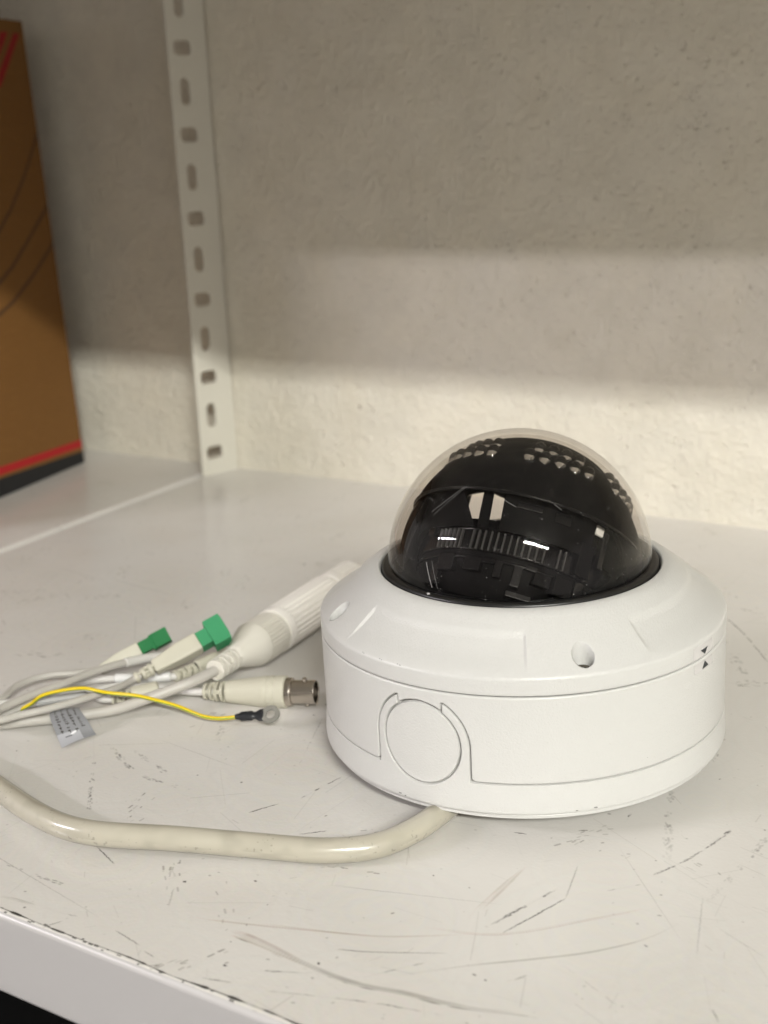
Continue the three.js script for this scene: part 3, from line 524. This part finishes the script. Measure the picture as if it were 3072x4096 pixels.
{ // network lead with screw-on waterproof housing
  const t = thing('network_lead', 'white cable ending in long ribbed waterproof network coupler leaning behind dome camera', 'cable connector');
  part('cable', wire([hub, [-196, 4, 93], [-181.9, 3, 90.6], [-170.6, 3, 81.8], [-161.2, 3, 74.3], [-155.5, 3, 68.7], [-146, 4, 60.9], [-137.5, 7, 54.8], [-130.9, 9, 47.3], [-125, 11, 40], [-121.6, 12.2, 29.5], [-121.9, 12.2, 24]], 2.15, 120), M.lead, t);
  const o = [-121.3, 12.4, 29], d = new THREE.Vector3(-132.6, 10, -94.2).sub(new THREE.Vector3(...o)).normalize();
  boot(15, 4.3, 4.7, 4, o, d, M.plugPale, t);
  const flute = (s0, s1, r, n, depth, mod = () => 1) => grid(n * 6 + 1, 15, (i, j) => { const ph = i / (n * 6) * 2 * Math.PI, k = j / 14, e = ss(0, 0.1, k) * ss(1, 0.9, k), q = r(k) - depth * e * mod(ph) * Math.max(0, Math.cos(n * ph)) ** 0.6; return [q * Math.sin(ph), s0 + (s1 - s0) * k, q * Math.cos(ph)]; }, true);
  const at = (g) => place(g, o, d);
  part('plug_body', at(lathe([[3.2, 13.5], [4.6, 14], [4.9, 16], [6.2, 19.5], [8.6, 26.5], [9.2, 28.4], [9.5, 30]], 48)), M.plugPale, t);
  part('grip_collar', at(flute(29.6, 42.5, () => 9.7, 36, 0.5, (p) => ((Math.floor(p / 0.52) % 3) ? 1 : 0.15))), M.plugPale, t);
  part('seal_ring', at(lathe([[8.8, 42.2], [9.5, 42.4], [9.75, 42.8], [9.75, 43.8], [9.5, 44.2], [9.0, 44.4], [9.0, 45], [9.6, 45.1], [9.9, 45.6], [9.9, 46.6]], 64)), M.plugPale, t);
  part('coupler_sleeve', at(mergeGeometries([lathe([[9.2, 45.2], [9.8, 45.4], [10, 46], [10, 49.8]], 64).toNonIndexed(), flute(49.8, 93, () => 10.1, 28, 1.0, (p) => (Math.abs(((p + 0.9) % 2.1) - 1.05) < 0.24 ? 0.1 : 1)).toNonIndexed(), lathe([[10.1, 93], [10.1, 95.6], [9.7, 96.2], [8.4, 96.3], [8.4, 97.4]], 64).toNonIndexed()])), M.plugWhite, t);
  part('end_cap', at(mergeGeometries([lathe([[8.4, 97.3], [9.5, 97.4], [9.8, 97.8], [9.8, 102]], 64).toNonIndexed(), flute(102, 119, (k) => 9.8 - 0.4 * k, 24, 0.9).toNonIndexed(), lathe([[9.4, 119], [9.2, 121.5], [8.4, 123.4], [6.2, 124.2], [0, 124.3]], 48).toNonIndexed()])), M.plugWhite, t);
}
{ // video lead with bayonet plug
  const t = thing('video_lead', 'cream cable ending in silver metal bayonet video plug beside the camera base', 'cable connector');
  part('cable', wire([hub, [-194, 6, 86], [-180, 4, 66], [-170.6, 2.5, 52.2], [-164, 2, 41.2], [-154, 2, 36.5], [-143, 2.2, 34], [-135, 3, 34.5], [-129, 3.6, 34], [-124, 4.3, 33.3], [-120, 4.6, 32.2]], 1.5, 100), M.leadWhite, t);
  const o = [-124, 4.4, 33], end = [-81.7, 6.4, 18], d = new THREE.Vector3(end[0] - o[0], end[1] - o[1], end[2] - o[2]).normalize();
  const at = (g) => place(g, o, d);
  boot(9.5, 3.3, 4.3, 4, o, d, M.plug, t);
  part('plug_body', at(lathe([[2.8, 9.4], [4.2, 9.5], [4.4, 9.8], [6.25, 25], [6.35, 26.4], [6.0, 26.7], [6.0, 27.2], [6.4, 27.5], [6.4, 29.2], [6.05, 29.5], [6.05, 30], [6.5, 30.3], [6.5, 33.6], [6.3, 34.2], [5, 34.4]], 56)), M.plug, t);
  part('metal_collar', at(creased([[4.6, 33.8], [5.6, 34.0], [5.75, 34.4], [5.75, 36.2], [5.5, 36.7], [4.7, 36.9]], 40)), M.nickel, t);
  part('bayonet_barrel', at(mergeGeometries([lathe([[4.75, 36.5], [4.75, 45.8], [4.6, 46.2], [4.3, 46.2], [4.15, 45.8], [4.15, 38]], 48).toNonIndexed(), creased([[4.15, 38], [0, 38]], 24)])), M.nickel, t);
  const side = new THREE.Vector3(0, 1, 0).addScaledVector(d, -d.y).normalize();
  for (const s of [-1, 1]) part('bayonet_pin', place(lathe([[0.95, 4.2], [0.95, 5.9], [0.7, 6.1], [0, 6.1]], 16), along(o, d, 42), side.clone().multiplyScalar(s)), M.nickel, t);
  part('centre_pin', at(lathe([[1.6, 38], [1.6, 43.5], [0.6, 44], [0, 44]], 16)), M.plugWhite, t);
}
function frame(o, a, w, n) { const A = new THREE.Vector3(...a).normalize(), Wv = new THREE.Vector3(...w).normalize(), N = new THREE.Vector3(...n).normalize(); return new THREE.Matrix4().makeBasis(Wv.negate(), N, A.clone()).setPosition(o[0] / 1000, o[1] / 1000, o[2] / 1000); }
function rbox(m, a0, a1, y0, y1, z0, z1, r = 0.14) { const x0 = -a1, x1 = -a0, g = new RoundedBoxGeometry((x1 - x0) / 1000, (y1 - y0) / 1000, (z1 - z0) / 1000, 2, r / 1000); g.translate((x0 + x1) / 2000, (y0 + y1) / 2000, (z0 + z1) / 2000); return g.applyMatrix4(m); }
function loft(m, secs, r = 0.9) {                                   // rounded rectangles [z, halfWidth, halfHeight, dy] joined along z
  const N = 32; return grid(N + 1, secs.length, (i, j) => { const [z, w, h, dy] = secs[j], a = i / N * 2 * Math.PI, c = Math.cos(a), s = Math.sin(a), k = 0.28, x = Math.sign(c) * Math.abs(c) ** k * w, y = Math.sign(s) * Math.abs(s) ** k * h + (dy || 0); return [x, y, z]; }, true).applyMatrix4(m);
}
{ // alarm lead with large green terminal block
  const t = thing('terminal_lead', 'cream cable plug with bright green terminal block, raised on top of the bundle', 'cable connector');
  const o = [-138.4, 17, 17.4], A = [0.532, 0.338, -0.776], m = frame(o, A, [0.725, -0.656, 0.211], [0.438, 0.675, 0.594]), d = new THREE.Vector3(...A).normalize();
  part('cable', wire([hub, [-190, 9, 98], [-173.7, 9, 97.1], [-168.1, 9, 88.6], [-163.6, 9, 82.1], [-159.6, 9, 75], [-156.2, 9, 67], [-154.2, 8.3, 57.8], [-154, 7.2, 49.2], [-154.6, 6.7, 42], along(o, d, -27)], 1.45, 110), M.lead, t);
  boot(9.5, 2.3, 2.9, 3, along(o, d, -29.5), d, M.plug, t);
  part('plug_body', [loft(m, [[-21, 0.3, 0.3], [-21, 2.2, 2.2], [-20.4, 2.9, 2.7], [-17, 3.1, 2.9], [-9.5, 3.95, 3.75], [-0.4, 4.05, 3.85], [0, 3.8, 3.6], [0, 0.3, 0.3]])], M.plug, t);
  part('socket_block', rbox(m, -3.3, 3.5, -3.6, 3.3, -0.6, 5.2), M.green, t);
  part('screw_block', [rbox(m, -5.4, 6.4, -3.2, 5.2, 4.9, 12.2), rbox(m, -4.9, 5.3, -5.4, -3.0, 5.6, 9.5, 0.2), rbox(m, -4.2, 4.6, 3.4, 4.9, 11.7, 12.5, 0.2)], M.green, t);
}
{ // second, smaller terminal block behind
  const t = thing('terminal_lead', 'cream tapered cable plug with dark green terminal block, furthest back in the bundle', 'cable connector');
  const o = [-168.4, 10, 20.8], A = [0.573, 0.341, -0.746], m = frame(o, A, [0.615, -0.78, 0.116], [0.542, 0.525, 0.656]), d = new THREE.Vector3(...A).normalize();
  part('cable', wire([hub, [-199, 5, 88], [-193.3, 5, 76.7], [-196.8, 5, 65.1], [-196.3, 5, 56.8], [-191.8, 5, 49.4], [-186, 4.6, 43.8], [-181, 3.9, 36], along(o, d, -15)], 1.5, 100), M.lead, t);
  part('plug_body', loft(m, [[-19, 0.3, 0.3], [-19, 1.6, 1.5], [-18, 2.0, 1.9], [-10, 3.0, 2.5], [-0.4, 3.1, 2.7], [0, 2.9, 2.5], [0, 0.3, 0.3]]), M.plug, t);
  part('socket_block', rbox(m, -2.5, 2.7, -2.4, 2.1, -0.4, 5.4), M.greenDeep, t);
  part('screw_block', [rbox(m, -3.0, 3.5, -3, 3.1, 6.6, 13.4), rbox(m, -3.2, 3.7, -3, 2.3, 5.2, 6.8, 0.6)], M.greenDeep, t);
}
{ // lead with a white sleeve crossing over the bundle
  const t = thing('sleeved_lead', 'cream cable ending in a plain pale sleeve, uppermost of the bundle', 'cable');
  part('cable', wire([hub, [-190, 11, 99], [-175.2, 11, 95.4], [-175.8, 11, 91.7], [-174.9, 11, 81.9], [-173.2, 11, 72.5], [-170.6, 11, 63.6], [-169.6, 10.5, 52.9], [-167.8, 10, 42.6], [-165.6, 9, 32.5]], 1.6, 110), M.lead, t);
  part('sleeve', wire([[-165.7, 9, 33], [-163.5, 8, 25.3], [-160.8, 7, 18.3], [-158.2, 6, 12]], 2.0, 30), M.leadWhite, t);
}
{ // power lead with white marker sleeve and its socket under the other plugs
  const t = thing('power_lead', 'cream cable with white marker sleeve and ringed plug under the terminal block', 'cable connector');
  part('cable', wire([hub, [-200, 4, 92], [-187, 3, 82.8], [-187, 3, 69], [-184.8, 3, 59.6], [-180.1, 3, 49.4], [-176.5, 3, 43.8], [-171.7, 3, 39.5], [-168, 3, 37.1], [-156.8, 3, 31.5], [-148, 3, 25.2], [-146, 3, 23.5]], 1.5, 120), M.leadWhite, t);
  part('marker_sleeve', wire([[-168, 3.1, 37.1], [-156.8, 3.1, 31.5], [-148.6, 3.1, 25.6]], 2.0, 30), phys({ color: rgb(0.72, 0.72, 0.71), roughness: 0.35 }), t);
  const o = [-146.8, 3.1, 24.6], d = new THREE.Vector3(10, 1.4, -28).normalize();
  boot(10.5, 2.5, 2.9, 4, o, d, M.plug, t);
  part('plug_body', place(lathe([[2.2, 10.4], [3.3, 10.5], [3.6, 11], [3.9, 26], [3.5, 26.5], [0, 26.5]], 32), o, d), M.plug, t);
}
{ // audio lead with grey sleeve, lying under the network cable
  const t = thing('audio_lead', 'pale cable with grey sleeve and ringed cream plug lying beneath the yellow wire', 'cable connector');
  part('cable', wire([hub, [-196, 6, 95], [-181.1, 6, 90.9], [-178.5, 6, 79.3], [-175.5, 6, 72.8], [-169.6, 5.6, 65.4], [-163.6, 5, 57.5], [-157, 4.2, 56.9], [-153.5, 4, 54.8]], 1.4, 90), M.leadWhite, t);
  part('sleeve', wire([[-176, 6, 73.6], [-169.6, 5.6, 65.4], [-164.2, 5.1, 58.2]], 1.75, 30), M.greySleeve, t);
  const o = [-154.2, 4, 55], d = new THREE.Vector3(11.4, 0.2, -14.8).normalize();
  boot(8, 2.2, 2.8, 4, o, d, M.plug, t);
  part('plug_body', place(lathe([[2, 7.9], [3, 8], [3.3, 8.6], [3.7, 18], [3.4, 19], [0, 19.2]], 32), o, d), M.plug, t);
}
{ // earth wire: yellow with a green stripe, ring terminal
  const t = thing('earth_wire', 'yellow and green earth wire with black sleeve and silver ring terminal', 'wire');
  const pts = [[-184, 4, 85], [-178, 5.5, 80], [-174.5, 7.5, 77.5], [-170.4, 10.8, 75.4], [-163.9, 12.3, 70.2], [-157.2, 12.6, 65.6], [-147.5, 12.2, 64.1], [-137.2, 10, 57.4], [-129.4, 8.3, 54.5], [-122.7, 6.5, 52], [-117, 5, 51], [-110.1, 4.4, 51.3], [-104.4, 4.3, 50.2], [-101.5, 4.3, 48.4], [-97, 4.5, 45.3]];
  part('wire_jacket', wire(pts, 0.76, 160, 14), M.yellow, t);
  const c = new THREE.CatmullRomCurve3(pts.map(V), false, 'centripetal');
  const stripe = grid(161, 5, (i, j) => { const k = i / 160, p = c.getPoint(k), tn = c.getTangent(k), b = new THREE.Vector3().crossVectors(tn, new THREE.Vector3(0, 1, 0)).normalize(), n = new THREE.Vector3().crossVectors(b, tn), a = (j / 4 - 0.5) * 0.45 + 0.15 + 0.35 * Math.sin(k * 5.5); const q = p.addScaledVector(b, 0.00079 * Math.cos(a)).addScaledVector(n, -0.00079 * Math.sin(a)); return [q.x * 1000, q.y * 1000, q.z * 1000]; });
  part('wire_stripe', stripe, M.greenStripe, t);
  const o = new THREE.Vector3(-98.3, 4.5, 46.1), d = new THREE.Vector3(11, 1.3, -4.4).normalize(), n = new THREE.Vector3(0.12, 0.78, 0.62).addScaledVector(d, -new THREE.Vector3(0.12, 0.78, 0.62).dot(d)).normalize(), w = new THREE.Vector3().crossVectors(d, n);
  const m = new THREE.Matrix4().makeBasis(d, n, w).setPosition(o.x / 1000, o.y / 1000, o.z / 1000);
  const secs = [[-0.4, 0.9, 0.9], [0.2, 1.15, 1.1], [1.2, 1.25, 1.1], [2, 1.9, 1.4], [6.2, 2, 1.35], [7, 1.5, 1.1], [7.8, 1.5, 0.9], [9.2, 2.4, 0.75], [10.8, 2.7, 0.6], [11, 2.5, 0.4], [11, 0.1, 0.1]];
  part('crimp_sleeve', grid(25, secs.length, (i, j) => { const a = i / 24 * 2 * Math.PI; return [secs[j][0], secs[j][2] * Math.sin(a), secs[j][1] * Math.cos(a)]; }, true).applyMatrix4(m), M.shrink, t);
  const s = new THREE.Shape(); s.absarc(0, 0, 0.0035, 0, 2 * Math.PI); const h = new THREE.Path(); h.absarc(0, 0, 0.0019, 0, 2 * Math.PI, true); s.holes.push(h);
  const r = new THREE.ExtrudeGeometry(s, { depth: 0.0007, bevelEnabled: true, bevelSize: 0.00015, bevelThickness: 0.00015, bevelSegments: 2, curveSegments: 24 }); r.translate(0, 0, -0.00035); r.rotateX(Math.PI / 2); r.translate(0.0136, 0, 0);
  part('ring_terminal', r.applyMatrix4(m), M.tin, t);
}
{ // grey paper tag wrapped on the leads
  const map = canvasTex(256, 320, (c, W, H) => {
    c.fillStyle = 'rgb(138,139,143)'; c.fillRect(0, 0, W, H); c.fillStyle = 'rgba(185,186,192,0.8)'; c.fillRect(0, 235, 165, 85);
    for (let k = 0; k < 4; k++) { let y = 14 + (3 - k) * 4; const x = 34 + k * 52; c.fillStyle = 'rgba(46,42,38,0.85)'; while (y < 225) { const hgt = 6 + rnd() * 14; c.fillRect(x + rnd() * 4, y, 12 + rnd() * 18, Math.max(4, hgt * 0.5)); if (rnd() < 0.7) c.fillRect(x + 4 + rnd() * 10, y, 6, hgt); y += hgt + 4 + (rnd() < 0.2 ? 12 : 0); } }
    c.fillStyle = 'rgba(80,80,84,0.8)'; c.fillRect(52, 258, 50, 8); c.fillStyle = 'rgba(240,240,244,0.9)'; c.beginPath(); c.ellipse(120, 246, 26, 7, -0.3, 0, 7); c.fill();
  });
  const t = thing('paper_tag', 'silver grey tag with rows of small black print hanging from the leads', 'tag');
  const rowsP = [[[-163, 6.6, 77.8], [-155.6, 6.6, 70]], [[-161.9, 7.2, 80], [-153.9, 7.2, 72.2]], [[-158.6, 6.4, 83], [-150.5, 6.4, 73.9]], [[-155.2, 4.5, 84.9], [-146.8, 4.5, 75.1]], [[-151, 1.9, 87.3], [-144.4, 1.9, 75.6]], [[-146.5, 0.6, 90.1], [-142.7, 0.6, 75.9]]];
  const c0 = new THREE.CatmullRomCurve3(rowsP.map((q) => new THREE.Vector3(...q[0]))), c1 = new THREE.CatmullRomCurve3(rowsP.map((q) => new THREE.Vector3(...q[1])));
  const face = (off) => grid(9, 17, (i, j) => { const a = c0.getPoint(j / 16), b = c1.getPoint(j / 16), u = i / 8, q = a.lerp(b, u); return [q.x, q.y + off + 0.5 * Math.sin(u * Math.PI), q.z, u, 1 - j / 16]; });
  part('tag_face', face(0.12), phys({ map, roughness: 0.3, side: THREE.DoubleSide }), t); part('tag_back', face(0), phys({ color: rgb(0.45, 0.45, 0.48), roughness: 0.4, side: THREE.DoubleSide }), t);
}

scene.updateMatrixWorld(true);
renderer.render(scene, camera);
